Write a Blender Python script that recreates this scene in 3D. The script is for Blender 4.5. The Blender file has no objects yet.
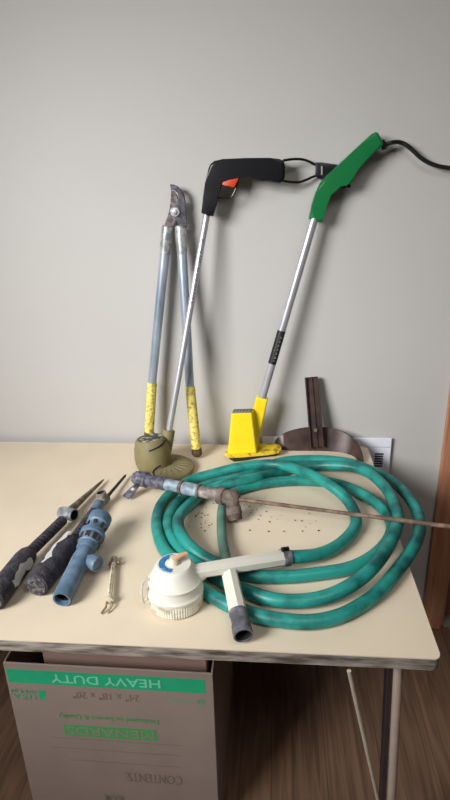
import bpy, bmesh, math, random
from mathutils import Vector, Matrix, Euler
random.seed(7)
SC = bpy.context.scene
COL = SC.collection
PI = math.pi
TT = 0.72                       # height of the table top above the floor

# ------------------------------------------------------------------ camera
F = 560.0
CR = Vector((0.99622405, 0.0830976, -0.02514801))
CU = Vector((-0.00632974, 0.35840542, 0.93354458))
CF = Vector((-0.0865885, 0.92986039, -0.35757809))
CP = Vector((0.0, -1.6517, TT + 0.78))
cd = bpy.data.cameras.new('camera')
cam = bpy.data.objects.new('camera', cd)
COL.objects.link(cam)
m3 = Matrix((CR, CU, -CF)).transposed()
cam.matrix_world = Matrix.Translation(CP) @ m3.to_4x4()
cd.sensor_fit = 'VERTICAL'
cd.sensor_height = 24.0
cd.sensor_width = 13.5
cd.lens = F * 24.0 / 800.0
cd.clip_start = 0.02
SC.camera = cam


def P(px, py, z=None, y=None):
    """measured place: where a sight line meets the height z above the table, or the depth y before the wall"""
    d = CF + CR * ((px - 225) / F) - CU * ((py - 400) / F)
    t = ((TT + z) - CP.z) / d.z if z is not None else (y - CP.y) / d.y
    return CP + d * t


def mpp(p):
    return (p - CP).dot(CF) / F


# ------------------------------------------------------------------ materials
def S(r, g, b):
    def f(c):
        c /= 255.0
        return c / 12.92 if c <= 0.04045 else ((c + 0.055) / 1.055) ** 2.4
    return (f(r), f(g), f(b), 1.0)


def mat(name, col, rough=0.5, metal=0.0, var=0.12, scale=30, bump=0.0, bscale=None, col2=None, lo=0.45, hi=0.65, detail=4, spec=0.5, stretch=None):
    m = bpy.data.materials.new(name)
    m.use_nodes = True
    nt = m.node_tree
    N, L = nt.nodes, nt.links
    b = N['Principled BSDF']
    b.inputs['Roughness'].default_value = rough
    b.inputs['Metallic'].default_value = metal
    b.inputs['Specular IOR Level'].default_value = spec
    tc = N.new('ShaderNodeTexCoord')
    mp = N.new('ShaderNodeMapping')
    L.new(tc.outputs['Object'], mp.inputs['Vector'])
    if stretch:
        mp.inputs['Scale'].default_value = stretch
    nz = N.new('ShaderNodeTexNoise')
    nz.inputs['Scale'].default_value = scale
    nz.inputs['Detail'].default_value = detail
    L.new(mp.outputs['Vector'], nz.inputs['Vector'])
    rp = N.new('ShaderNodeValToRGB')
    L.new(nz.outputs['Fac'], rp.inputs['Fac'])
    e = rp.color_ramp.elements
    if col2 is None:
        k0, k1 = 1 - var, 1 + var
        e[0].position, e[1].position = 0.3, 0.7
        e[0].color = (col[0] * k0, col[1] * k0, col[2] * k0, 1)
        e[1].color = (min(1, col[0] * k1), min(1, col[1] * k1), min(1, col[2] * k1), 1)
    else:
        e[0].position, e[1].position = lo, hi
        e[0].color, e[1].color = col, col2
    L.new(rp.outputs['Color'], b.inputs['Base Color'])
    if bump:
        bn = N.new('ShaderNodeTexNoise')
        bn.inputs['Scale'].default_value = bscale or scale * 4
        bn.inputs['Detail'].default_value = 3
        L.new(mp.outputs['Vector'], bn.inputs['Vector'])
        bp = N.new('ShaderNodeBump')
        bp.inputs['Strength'].default_value = bump
        bp.inputs['Distance'].default_value = 0.004
        L.new(bn.outputs['Fac'], bp.inputs['Height'])
        L.new(bp.outputs['Normal'], b.inputs['Normal'])
    return m


def wood_planks(name, c1, c2, cm, rough, rot, bw, bh, grain):
    m = bpy.data.materials.new(name)
    m.use_nodes = True
    nt = m.node_tree
    N, L = nt.nodes, nt.links
    b = N['Principled BSDF']
    b.inputs['Roughness'].default_value = rough
    tc = N.new('ShaderNodeTexCoord')
    mp = N.new('ShaderNodeMapping')
    mp.inputs['Rotation'].default_value = (0, 0, rot)
    L.new(tc.outputs['Object'], mp.inputs['Vector'])
    br = N.new('ShaderNodeTexBrick')
    br.offset = 0.37
    br.inputs['Scale'].default_value = 1.0
    br.inputs['Brick Width'].default_value = bw
    br.inputs['Row Height'].default_value = bh
    br.inputs['Mortar Size'].default_value = 0.0012
    br.inputs['Color1'].default_value = c1
    br.inputs['Color2'].default_value = c2
    br.inputs['Mortar'].default_value = cm
    L.new(mp.outputs['Vector'], br.inputs['Vector'])
    m2 = N.new('ShaderNodeMapping')
    m2.inputs['Scale'].default_value = (2.2, 38, 2.2)
    L.new(mp.outputs['Vector'], m2.inputs['Vector'])
    nz = N.new('ShaderNodeTexNoise')
    nz.inputs['Scale'].default_value = 1.6
    nz.inputs['Detail'].default_value = 8
    nz.inputs['Distortion'].default_value = 1.1
    L.new(m2.outputs['Vector'], nz.inputs['Vector'])
    rp = N.new('ShaderNodeValToRGB')
    rp.color_ramp.elements[0].position = 0.32
    rp.color_ramp.elements[1].position = 0.68
    rp.color_ramp.elements[0].color = (1 - grain, 1 - grain, 1 - grain, 1)
    rp.color_ramp.elements[1].color = (1 + grain * .5, 1 + grain * .5, 1 + grain * .5, 1)
    L.new(nz.outputs['Fac'], rp.inputs['Fac'])
    mx = N.new('ShaderNodeMix')
    mx.data_type = 'RGBA'
    mx.blend_type = 'MULTIPLY'
    mx.inputs[0].default_value = 1.0
    L.new(br.outputs['Color'], mx.inputs[6])
    L.new(rp.outputs['Color'], mx.inputs[7])
    L.new(mx.outputs[2], b.inputs['Base Color'])
    return m


M = {}
M['wall'] = mat('painted_wall', S(187, 185, 182), 0.62, var=0.015, scale=2.5, bump=0.06, bscale=160, spec=0.35)
M['wall_far'] = mat('brown_wall_paint', S(112, 104, 97), 0.7, var=0.02, scale=2.5)
M['ceiling'] = mat('painted_ceiling', S(140, 138, 134), 0.8, var=0.02, scale=3)
M['floor'] = wood_planks('vinyl_planks', S(122, 94, 75), S(112, 87, 70), S(78, 60, 48), 0.42, PI / 2, 1.2, 0.15, 0.42)
M['casing'] = mat('stained_casing', S(150, 98, 72), 0.42, scale=3, col2=S(196, 144, 112), lo=0.3, hi=0.7, detail=8, stretch=(26, 26, 1.3))
M['door'] = mat('stained_door', S(110, 64, 50), 0.42, scale=3, col2=S(140, 88, 68), lo=0.3, hi=0.7, detail=8, stretch=(20, 20, 1.2))
M['white_frame'] = mat('white_paint', S(225, 225, 222), 0.5, var=0.02)
M['laminate'] = mat('cream_laminate', S(222, 207, 184), 0.48, var=0.035, scale=7, bump=0.02, bscale=60, spec=0.4)
M['edge'] = mat('weathered_edge', S(78, 67, 60), 0.8, scale=12, col2=S(158, 148, 137), lo=0.38, hi=0.62, detail=8, bump=0.5, bscale=45, stretch=(1, 1, 5))
M['leg_light'] = mat('tan_steel', S(168, 150, 138), 0.45, metal=0.1, var=0.08)
M['leg_dark'] = mat('dark_steel', S(66, 56, 56), 0.35, metal=0.4, var=0.15)
M['steel'] = mat('plain_steel', S(190, 178, 160), 0.45, metal=0.2, var=0.1)
M['panel'] = mat('white_board', S(222, 224, 236), 0.5, var=0.04, scale=14)
M['black_print'] = mat('black_print', S(38, 38, 44), 0.6)
M['box'] = mat('brown_cardboard', S(138, 121, 112), 0.85, var=0.05, scale=12, bump=0.04)
M['carton'] = mat('tan_carton', S(150, 122, 110), 0.85, var=0.05, scale=12)
M['box_green'] = mat('green_print', S(22, 156, 108), 0.8, var=0.05)
M['box_pale'] = mat('pale_green_print', S(112, 196, 160), 0.8, var=0.05)
M['box_ink'] = mat('faded_ink', S(120, 104, 94), 0.85)
M['box_green2'] = mat('dull_green_print', S(70, 148, 84), 0.8, var=0.06)
# loppers
M['lop_tube'] = mat('bluish_steel_tube', S(118, 134, 152), 0.34, metal=0.4, scale=24, col2=S(184, 193, 205), lo=0.3, hi=0.65, stretch=(1, 1, .25))
M['lop_grip'] = mat('worn_yellow_grip', S(150, 130, 60), 0.65, scale=110, col2=S(228, 211, 116), lo=0.34, hi=0.5, bump=0.4, bscale=90)
M['lop_end'] = mat('worn_grip_end', S(70, 52, 34), 0.75, scale=60, col2=S(112, 86, 52))
M['lop_blade'] = mat('dark_blade_steel', S(62, 60, 66), 0.42, metal=0.6, scale=60, col2=S(104, 102, 110), lo=0.4, hi=0.65)
M['lop_rust'] = mat('rusty_ferrule', S(84, 74, 74), 0.6, metal=0.3, scale=80, col2=S(134, 128, 128))
M['lop_shine'] = mat('worn_ferrule', S(150, 152, 154), 0.4, metal=0.5, scale=60, col2=S(200, 202, 202))
M['bolt'] = mat('bright_bolt', S(190, 190, 194), 0.3, metal=0.6, scale=90, col2=S(226, 226, 228))
# trimmers
M['olive'] = mat('olive_plastic', S(128, 118, 82), 0.6, var=0.12, scale=30, bump=0.05)
M['olive_dark'] = mat('dirty_olive_plastic', S(104, 96, 66), 0.7, scale=26, col2=S(136, 126, 92), lo=0.35, hi=0.7)
M['alu'] = mat('silver_tube', S(196, 197, 204), 0.33, metal=0.55, var=0.06, scale=40)
M['black'] = mat('black_plastic', S(13, 13, 19), 0.3, var=0.2, scale=40)
M['cord'] = mat('black_cord', S(20, 20, 22), 0.45)
M['orange'] = mat('orange_plastic', S(206, 70, 24), 0.45)
M['soot'] = mat('scuffed_plate', S(52, 50, 44), 0.6, scale=70, col2=S(176, 172, 162), lo=0.5, hi=0.6)
M['green'] = mat('green_plastic', S(6, 110, 56), 0.38, var=0.06, scale=20)
M['yellow'] = mat('yellow_plastic', S(238, 208, 20), 0.42, scale=20, col2=S(248, 220, 36), lo=0.3, hi=0.7)
M['yellow_dirty'] = mat('dirty_yellow_plastic', S(150, 126, 34), 0.6, scale=55, col2=S(232, 202, 44), lo=0.36, hi=0.5)
M['vent'] = mat('grey_vent', S(122, 120, 112), 0.6, var=0.15)
M['under'] = mat('dark_green_deck', S(34, 42, 28), 0.6, var=0.25, scale=60)
M['label_black'] = mat('black_label', S(22, 22, 22), 0.4, scale=120, col2=S(58, 57, 54), lo=0.55, hi=0.7)
M['script'] = mat('dark_script', S(52, 50, 54), 0.6)
M['silver_script'] = mat('silver_script', S(148, 146, 140), 0.6)
M['rust_brown'] = mat('brown_painted_metal', S(50, 36, 33), 0.40, metal=0.1, scale=26, col2=S(82, 62, 57), lo=0.35, hi=0.7, bump=0.06)
# hose and friends
M['hose'] = mat('teal_hose', S(14, 84, 82), 0.42, scale=18, col2=S(38, 142, 132), lo=0.34, hi=0.56, detail=8, spec=0.45)
M['hose_old'] = mat('faded_hose', S(70, 100, 88), 0.55, scale=18, col2=S(96, 134, 118), lo=0.3, hi=0.65)
M['cream'] = mat('aged_white_plastic', S(222, 220, 208), 0.45, var=0.03, scale=20)
M['cream_dirty'] = mat('dirty_white_plastic', S(176, 168, 146), 0.55, scale=45, col2=S(222, 217, 203), lo=0.32, hi=0.5)
M['blue_label'] = mat('blue_dial', S(24, 116, 172), 0.45, scale=160, col2=S(190, 212, 220), lo=0.58, hi=0.66)
M['peach'] = mat('peach_knob', S(206, 160, 126), 0.5, var=0.08)
M['clear'] = mat('cloudy_clip', S(196, 190, 174), 0.35, var=0.08)
M['grey_rubber'] = mat('grey_rubber', S(84, 84, 90), 0.6, scale=60, col2=S(122, 122, 130))
M['dark_hole'] = mat('dark_inside', S(22, 21, 21), 0.8)
M['blue_pvc'] = mat('blue_grey_plastic', S(76, 100, 124), 0.5, scale=40, col2=S(106, 130, 152), lo=0.35, hi=0.7)
M['pale_blue'] = mat('pale_blue_pipe', S(104, 120, 132), 0.5, scale=60, col2=S(156, 172, 184), lo=0.35, hi=0.6)
M['valve'] = mat('dirty_valve', S(48, 46, 56), 0.55, scale=80, col2=S(112, 110, 128), lo=0.35, hi=0.68, bump=0.2)
M['rusty'] = mat('rusted_fitting', S(72, 62, 56), 0.75, scale=60, col2=S(126, 112, 102), lo=0.35, hi=0.68, bump=0.4)
M['rust_rod'] = mat('rusted_rod', S(98, 78, 66), 0.7, scale=40, col2=S(140, 116, 98), bump=0.3)
M['foam'] = mat('dark_foam', S(40, 38, 46), 0.85, scale=60, col2=S(72, 68, 78), lo=0.35, hi=0.68, bump=0.9, bscale=220)
M['foam_end'] = mat('perished_foam', S(48, 46, 50), 0.9, scale=110, col2=S(112, 108, 106), lo=0.45, hi=0.62, bump=1.0, bscale=200)
M['paper'] = mat('torn_white_label', S(196, 194, 192), 0.7, var=0.05)
M['grey_fit'] = mat('grey_fitting', S(126, 130, 140), 0.42, metal=0.35, scale=60, col2=S(176, 178, 184))
M['dirty_fit'] = mat('dirty_fitting', S(120, 112, 106), 0.6, metal=0.2, scale=70, col2=S(172, 166, 160))
M['spike'] = mat('brown_spike_steel', S(88, 78, 66), 0.42, metal=0.55, scale=40, col2=S(140, 128, 110))
M['black_spike'] = mat('dark_spike_steel', S(42, 40, 40), 0.5, metal=0.4)
M['brass'] = mat('tarnished_brass', S(150, 136, 112), 0.42, metal=0.4, scale=80, col2=S(204, 192, 168))
M['ivory'] = mat('ivory_tube', S(204, 194, 172), 0.45, scale=80, col2=S(224, 216, 198))
M['crumb'] = mat('dark_grit', S(64, 48, 38), 0.9, var=0.3)
M['strip'] = mat('worn_metal_strip', S(150, 140, 132), 0.4, metal=0.5)


# ------------------------------------------------------------------ objects
def root(name, label, cat, loc, group=None):
    o = bpy.data.objects.new(name, None)
    o.empty_display_size = 0.03
    COL.objects.link(o)
    o.location = loc
    o['label'] = label
    o['category'] = cat
    if group:
        o['group'] = group
    o['_base'] = list(loc)
    return o


def obj(name, bm, material, parent=None, sharp=35, label=None, flat_faces=False):
    """one mesh, written in world coordinates, hung under its thing"""
    base = Vector(parent['_base']) if parent else None
    if base is None:
        base = Vector((0, 0, 0))
    bm.transform(Matrix.Translation(-base))
    bmesh.ops.recalc_face_normals(bm, faces=bm.faces[:])
    me = bpy.data.meshes.new(name)
    bm.to_mesh(me)
    bm.free()
    for p in me.polygons:
        p.use_smooth = True
    me.set_sharp_from_angle(angle=math.radians(sharp))
    for mm in (material if isinstance(material, (list, tuple)) else [material]):
        me.materials.append(mm)
    o = bpy.data.objects.new(name, me)
    COL.objects.link(o)
    if parent:
        o.parent = parent
        if parent.type == 'EMPTY':
            pass
        o['_base'] = list(base)
    if label:
        o['label'] = label
    if flat_faces:
        w = o.modifiers.new('weighted', 'WEIGHTED_NORMAL')
        w.keep_sharp = True
        w.weight = 90
    return o


def single(name, label, cat, bm, material, base, group=None, sharp=35):
    bm.transform(Matrix.Translation(-Vector(base)))
    o = obj(name, bm, material, None, sharp)
    o.location = base
    o['label'] = label
    o['category'] = cat
    if group:
        o['group'] = group
    o['_base'] = list(base)
    return o


def struct(name, bm, material, parent=None, sharp=35):
    o = obj(name, bm, material, parent, sharp)
    if parent is None:
        o['kind'] = 'structure'
        o['_base'] = [0, 0, 0]
    return o


def B():
    return bmesh.new()


def box(bm, lo, hi, bev=0.0, seg=2, mi=0):
    vs = [bm.verts.new((x, y, z)) for x in (lo[0], hi[0]) for y in (lo[1], hi[1]) for z in (lo[2], hi[2])]
    q = [(0, 1, 3, 2), (4, 6, 7, 5), (0, 4, 5, 1), (2, 3, 7, 6), (0, 2, 6, 4), (1, 5, 7, 3)]
    fs = [bm.faces.new([vs[i] for i in f]) for f in q]
    for f in fs:
        f.material_index = mi
    if bev:
        es = list({e for f in fs for e in f.edges})
        bmesh.ops.bevel(bm, geom=es, offset=bev, segments=seg, profile=0.5, affect='EDGES')


def hexa(bm, pts, bev=0.0, seg=3):
    """eight corners: four of one side (in order), four of the other"""
    vs = [bm.verts.new(p) for p in pts]
    q = [(0, 1, 2, 3), (7, 6, 5, 4), (0, 4, 5, 1), (1, 5, 6, 2), (2, 6, 7, 3), (3, 7, 4, 0)]
    fs = [bm.faces.new([vs[i] for i in f]) for f in q]
    if bev:
        es = list({e for f in fs for e in f.edges})
        bmesh.ops.bevel(bm, geom=es, offset=bev, segments=seg, profile=0.5, affect='EDGES')


def prism(bm, pts, off, bev=0.0, seg=3):
    """closed outline swept along off"""
    off = Vector(off)
    a = [bm.verts.new(Vector(p)) for p in pts]
    b = [bm.verts.new(Vector(p) + off) for p in pts]
    n = len(pts)
    fs = [bm.faces.new(a), bm.faces.new(b[::-1])]
    rim = set(fs[0].edges) | set(fs[1].edges)
    for i in range(n):
        bm.faces.new((a[i], a[(i + 1) % n], b[(i + 1) % n], b[i]))
    if bev:
        bmesh.ops.bevel(bm, geom=list(rim), offset=bev, segments=seg, profile=0.5, affect='EDGES')
    bmesh.ops.triangulate(bm, faces=[f for f in bm.faces if len(f.verts) > 8])


def spline(pts, n=8):
    pts = [Vector(p) for p in pts]
    out = []
    e = [pts[0] * 2 - pts[1]] + pts + [pts[-1] * 2 - pts[-2]]
    for i in range(1, len(e) - 2):
        p0, p1, p2, p3 = e[i - 1], e[i], e[i + 1], e[i + 2]
        for k in range(n):
            t = k / n
            out.append(0.5 * ((2 * p1) + (p2 - p0) * t + (2 * p0 - 5 * p1 + 4 * p2 - p3) * t * t + (3 * p1 - p0 - 3 * p2 + p3) * t ** 3))
    out.append(pts[-1])
    return out


def frame_of(d):
    d = d.normalized()
    a = Vector((0, 0, 1)) if abs(d.z) < 0.9 else Vector((1, 0, 0))
    u = d.cross(a).normalized()
    return u, d.cross(u).normalized()


def tube(bm, pts, r, seg=14, cap=True, mi=0):
    pts = [Vector(p) for p in pts]
    n = len(pts)
    rs = r if isinstance(r, (list, tuple)) else [r] * n
    t0 = (pts[1] - pts[0]).normalized()
    u, v = frame_of(t0)
    rings = []
    prev = t0
    for i, p in enumerate(pts):
        t = (pts[min(i + 1, n - 1)] - pts[max(i - 1, 0)]).normalized()
        q = prev.rotation_difference(t)
        u = q @ u
        v = q @ v
        prev = t
        rings.append([bm.verts.new(p + (u * math.cos(2 * PI * k / seg) + v * math.sin(2 * PI * k / seg)) * rs[i]) for k in range(seg)])
    for a, b in zip(rings, rings[1:]):
        for k in range(seg):
            f = bm.faces.new((a[k], a[(k + 1) % seg], b[(k + 1) % seg], b[k]))
            f.material_index = mi
    if cap:
        bm.faces.new(rings[0][::-1]).material_index = mi
        bm.faces.new(rings[-1]).material_index = mi


def lathe(bm, p0, d, prof, seg=32, rib=0.0, mi=0, phase=0.0):
    """profile of (distance along d, radius); rib pulls every second column in"""
    p0, d = Vector(p0), Vector(d).normalized()
    u, v = frame_of(d)
    rings = []
    for t, r in prof:
        c = p0 + d * t
        if r <= 1e-6:
            rings.append([bm.verts.new(c)])
        else:
            rings.append([bm.verts.new(c + (u * math.cos(2 * PI * (k + phase) / seg) + v * math.sin(2 * PI * (k + phase) / seg)) * (r - (rib if k % 2 else 0))) for k in range(seg)])
    for a, b in zip(rings, rings[1:]):
        for k in range(seg):
            k2 = (k + 1) % seg
            if len(a) == 1 and len(b) == 1:
                continue
            if len(a) == 1:
                f = bm.faces.new((a[0], b[k2], b[k]))
            elif len(b) == 1:
                f = bm.faces.new((a[k], a[k2], b[0]))
            else:
                f = bm.faces.new((a[k], a[k2], b[k2], b[k]))
            f.material_index = mi
    if len(rings[0]) > 1:
        bm.faces.new(rings[0][::-1]).material_index = mi
    if len(rings[-1]) > 1:
        bm.faces.new(rings[-1]).material_index = mi


def seg_lathe(bm, a, b, prof, seg=28, **k):
    """profile of (fraction from a to b, radius)"""
    a, b = Vector(a), Vector(b)
    l = (b - a).length
    lathe(bm, a, b - a, [(f * l, r) for f, r in prof], seg, **k)


def text(bm, s, origin, right, up, height, width=None, depth=0.0004, align='LEFT', bold=0.0):
    """flat lettering with its own small thickness; right and up are unit vectors of the surface"""
    cu = bpy.data.curves.new('lettering', 'FONT')
    cu.body = s
    cu.size = 1.0
    cu.resolution_u = 3
    cu.offset = bold
    t = bpy.data.objects.new('lettering', cu)
    COL.objects.link(t)
    bpy.context.view_layer.update()
    me = t.evaluated_get(bpy.context.evaluated_depsgraph_get()).to_mesh()
    co = [v.co.copy() for v in me.vertices]
    fs = [list(p.vertices) for p in me.polygons]
    bpy.data.objects.remove(t)
    x0, x1 = min(c.x for c in co), max(c.x for c in co)
    y0, y1 = min(c.y for c in co), max(c.y for c in co)
    sy = height / (y1 - y0)
    sx = width / (x1 - x0) if width else sy
    right, up = Vector(right), Vector(up)
    nrm = right.cross(up)
    o = Vector(origin)
    vs = [bm.verts.new(o + right * ((c.x - x0) * sx) + up * ((c.y - y0) * sy) + nrm * depth) for c in co]
    for f in fs:
        try:
            bm.faces.new([vs[i] for i in f])
        except ValueError:
            pass


# ------------------------------------------------------------------ room
XL, XR, YF, ZC = -1.75, 2.2, -3.6, 2.85
bm = B(); box(bm, (XL - .12, YF, -.05), (XR, 1.2, 0)); struct('floor', bm, M['floor'])
bm = B(); box(bm, (XL - .12, YF, ZC), (XR, .12, ZC + .05)); struct('ceiling', bm, M['ceiling'])
DX0, DX1, DZ = 0.60, 1.42, 2.04
bm = B()
box(bm, (XL - .12, 0, 0), (DX0, .12, ZC)); box(bm, (DX1, 0, 0), (XR, .12, ZC)); box(bm, (DX0, 0, DZ), (DX1, .12, ZC))
struct('wall_back', bm, M['wall'])
bm = B(); box(bm, (XR, YF, 0), (XR + .12, .12, ZC)); struct('wall_right', bm, M['wall_far'])
bm = B(); box(bm, (XL - .12, YF - .12, 0), (XR + .12, YF, ZC)); struct('wall_front', bm, M['wall_far'])
WY0, WY1, WZ0, WZ1 = -2.9, -1.5, 1.6, 2.65
bm = B()
X0, X1 = XL - .12, XL
box(bm, (X0, YF, 0), (X1, WY0, ZC)); box(bm, (X0, WY1, 0), (X1, 0, ZC))
box(bm, (X0, WY0, 0), (X1, WY1, WZ0)); box(bm, (X0, WY0, WZ1), (X1, WY1, ZC))
struct('wall_left', bm, M['wall_far'])
bm = B()
for a, b_ in (((WY0, WZ0), (WY0 + .05, WZ1)), ((WY1 - .05, WZ0), (WY1, WZ1)), ((WY0, WZ0), (WY1, WZ0 + .05)), ((WY0, WZ1 - .05), (WY1, WZ1))):
    box(bm, (X0 + .02, a[0], a[1]), (X1 - .03, b_[0], b_[1]))
box(bm, (X0 + .04, WY0, (WZ0 + WZ1) / 2 - .02), (X1 - .05, WY1, (WZ0 + WZ1) / 2 + .02))
struct('window_1', bm, M['white_frame'])
# door opening beside the table: stained casing, door slab, floor strip
bm = B()
box(bm, (0.531, -.02, 0), (DX0, 0.0, DZ + .07), .004)
box(bm, (DX1, -.02, 0), (DX1 + .07, 0.0, DZ + .07), .004)
box(bm, (DX0, -.02, DZ), (DX1, 0.0, DZ + .07), .004)
box(bm, (DX0, 0, 0), (DX0 + .012, .12, DZ)); box(bm, (DX1 - .012, 0, 0), (DX1, .12, DZ)); box(bm, (DX0, 0, DZ - .012), (DX1, .12, DZ))
struct('trim_1', bm, M['casing'])
bm = B()
box(bm, (DX0 + .014, .04, .012), (DX1 - .014, .08, DZ - .014), .002)
for z0, z1 in ((.22, .95), (1.1, 1.9)):
    for xa, xb in ((DX0 + .13, 1.0), (1.07, DX1 - .12)):
        box(bm, (xa, .034, z0), (xb, .041, z1), .005)
dr = struct('door_1', bm, M['door'])
bm = B(); lathe(bm, (DX1 - .08, .04, 1.0), (0, -1, 0), [(0, .028), (.008, .028), (.012, .012), (.035, .012), (.045, .026), (.062, .024), (.068, 0)])
struct('door_knob', bm, M['brass'], dr)
bm = B(); box(bm, (DX0 + .012, -.012, 0), (DX1 - .012, .11, .010), .003); struct('trim_2', bm, M['strip'])

# ------------------------------------------------------------------ table
TX0, TX1, TY0, TY1 = -1.62, 0.295, -0.8745, -0.024
table = root('folding_table', 'cream laminate folding table with weathered grey edge and steel legs against the wall', 'table', ((TX0 + TX1) / 2, (TY0 + TY1) / 2, 0))


def rounded(x0, y0, x1, y1, r, n=6):
    out = []
    for cx, cy, a in ((x1 - r, y1 - r, 0), (x0 + r, y1 - r, 90), (x0 + r, y0 + r, 180), (x1 - r, y0 + r, 270)):
        for k in range(n + 1):
            t = math.radians(a + 90 * k / n)
            out.append((cx + r * math.cos(t), cy + r * math.sin(t)))
    return out


bm = B()
prism(bm, [(x, y, TT - .003) for x, y in rounded(TX0, TY0, TX1, TY1, .012)], (0, 0, .003), .0008, 1)
obj('tabletop', bm, M['laminate'], table)
bm = B()
prism(bm, [(x, y, TT - .028) for x, y in rounded(TX0 + .001, TY0 + .001, TX1 - .001, TY1 - .001, .012)], (0, 0, .025), .002, 2)
obj('edge_band', bm, M['edge'], table)
# right end frame
LA = P(397, 672, y=-.845)
lx = LA.x
for ex, s in ((lx, 1), (TX0 + .12, -1)):
    for yy in (-.845,):
        bm = B()
        tube(bm, [(ex + s * .030, yy, 0.012), (ex, yy, TT - .029)], .0092, 16)
        leg = obj('leg', bm, M['leg_light'], table)
        bm = B(); lathe(bm, (ex + s * .030, yy, 0), (0, 0, 1), [(.0006, .012), (.03, .012), (.032, .009)], 18)
        obj('foot_cap', bm, M['black'], leg, label='black rubber foot')
        bm = B()
        hexa(bm, [(ex - s * .0165 + dx + s * .030 * (1 - zz / TT), yy + dy, zz) for zz in (.05, TT - .029) for dx, dy in ((-.005, -.004), (.005, -.004), (.005, .022), (-.005, .022))], .0015, 1)
        obj('leg_channel', bm, M['leg_dark'], table, label='dark steel channel beside the leg tube')
    a = P(349, 671, y=-.80) if s > 0 else Vector((TX0 + .34, -.80, TT - .03))
    a.z = TT - .031
    if s > 0:
        a = P(349, 671, z=-.031)
    b_ = P(378, 800, y=-.835) if s > 0 else Vector((ex + .02, -.82, .14))
    d_ = (b_ - a).normalized()
    bm = B(); tube(bm, [a, b_ + d_ * .12], .0040, 10); obj('brace', bm, M['steel'], table, label='thin steel rod brace')
    bm = B(); box(bm, (ex - s * .03 - .035, -.86, TT - .032), (ex - s * .03 + .035, -.80, TT - .0285)); obj('mounting_plate', bm, M['leg_dark'], table)

bm = B(); box(bm, (TX0 + .02, -.07, TT - .10), (-.06, -.0245, TT - .0285), .003); obj('wall_cleat', bm, M['edge'], table)
# white board behind the table
bm = B()
box(bm, (-.035, -.016, 0.001), (.371, -.009, TT + .0245), .001, 1)
pan = root('white_board', 'thin white board standing on the floor between table and wall', 'board', (.168, -.012, 0))
obj('board', bm, M['panel'], pan)
bm = B()
box(bm, (-.03, -.0164, TT - .006), (.368, -.0159, TT - .0045))
obj('fold_line', bm, M['silver_script'], pan, label='grey crease across the board')
bm = B()
for i in range(6):
    zz = TT - .027 - i * .0085
    box(bm, (.322, -.0167, zz - .0055), (.349 - .001 * (i % 2), -.0159, zz))
obj('printed_block', bm, M['black_print'], pan, label='black striped print at the right edge')

# ------------------------------------------------------------------ boxes below the table
zt = .51 - TT
A = P(2.5, 662.5, z=zt); Bc = P(213, 674, z=zt)
rt = Vector((Bc.x - A.x, Bc.y - A.y, 0)); BW = rt.length; rt.normalize()
bk = Vector((-rt.y, rt.x, 0))
UPV = Vector((0, 0, 1))
BH, BD, th = .51, .46, .005
base = A + rt * BW / 2 + bk * BD / 2; base.z = 0
cb = root('cardboard_box', 'open brown cardboard box printed in green, upside down under the table', 'box', base)


def bx(u0, u1, v0, v1, z0, z1, bm, bev=.0015):
    pts = []
    o = Vector((A.x, A.y, 0))
    for z in (z0, z1):
        pts.append([o + rt * u + bk * v + UPV * z for u, v in ((u0, v0), (u1, v0), (u1, v1), (u0, v1))])
    hexa(bm, pts[0] + pts[1], bev, 1)


bm = B(); bx(0, BW, 0, th, 0.002, BH, bm); obj('front_panel', bm, M['box'], cb)
bm = B(); bx(0, BW, BD - th, BD, 0.002, BH, bm); obj('back_panel', bm, M['box'], cb)
bm = B(); bx(0, th, th, BD - th, 0.002, BH, bm); obj('side_panel', bm, M['box'], cb)
bm = B(); bx(BW - th, BW, th, BD - th, 0.002, BH, bm); obj('side_panel', bm, M['box'], cb)
bm = B(); bx(th, BW - th, th, BD - th, 0.002, .008, bm); obj('bottom_panel', bm, M['box'], cb)


def face(px, py, off=.0006):
    """a point of the printed face"""
    d = CF + CR * ((px - 225) / F) - CU * ((py - 400) / F)
    n = -bk
    o = Vector((A.x, A.y, 0)) + n * off
    return CP + d * ((o - CP).dot(n) / d.dot(n))


def uv(px, py):
    q = face(px, py, 0) - Vector((A.x, A.y, 0))
    return q.dot(rt), q.z


def fpos(u, z, off=.0006):
    return Vector((A.x, A.y, 0)) + rt * u + UPV * z - bk * off


def band(bm, px0, py0, px1, py1, off=.0005):
    (u0, z0), (u1, z1) = uv(px0, py0), uv(px1, py1)
    vs = [bm.verts.new(fpos(u, z, off)) for u, z in ((u0, z1), (u1, z1), (u1, z0), (u0, z0))]
    bm.faces.new(vs)


def flipped(bm, s, px_l, px_r, py_t, py_b, bold=0.0, off=.0009):
    """upside-down lettering filling a span of the face"""
    (u0, z0), (u1, z1) = uv(px_l, (py_t + py_b) / 2), uv(px_r, (py_t + py_b) / 2)
    zt_, zb_ = uv((px_l + px_r) / 2, py_t)[1], uv((px_l + px_r) / 2, py_b)[1]
    text(bm, s, fpos(u1, zt_, 0), -rt, -UPV, zt_ - zb_, u1 - u0, off, bold=bold)


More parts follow.
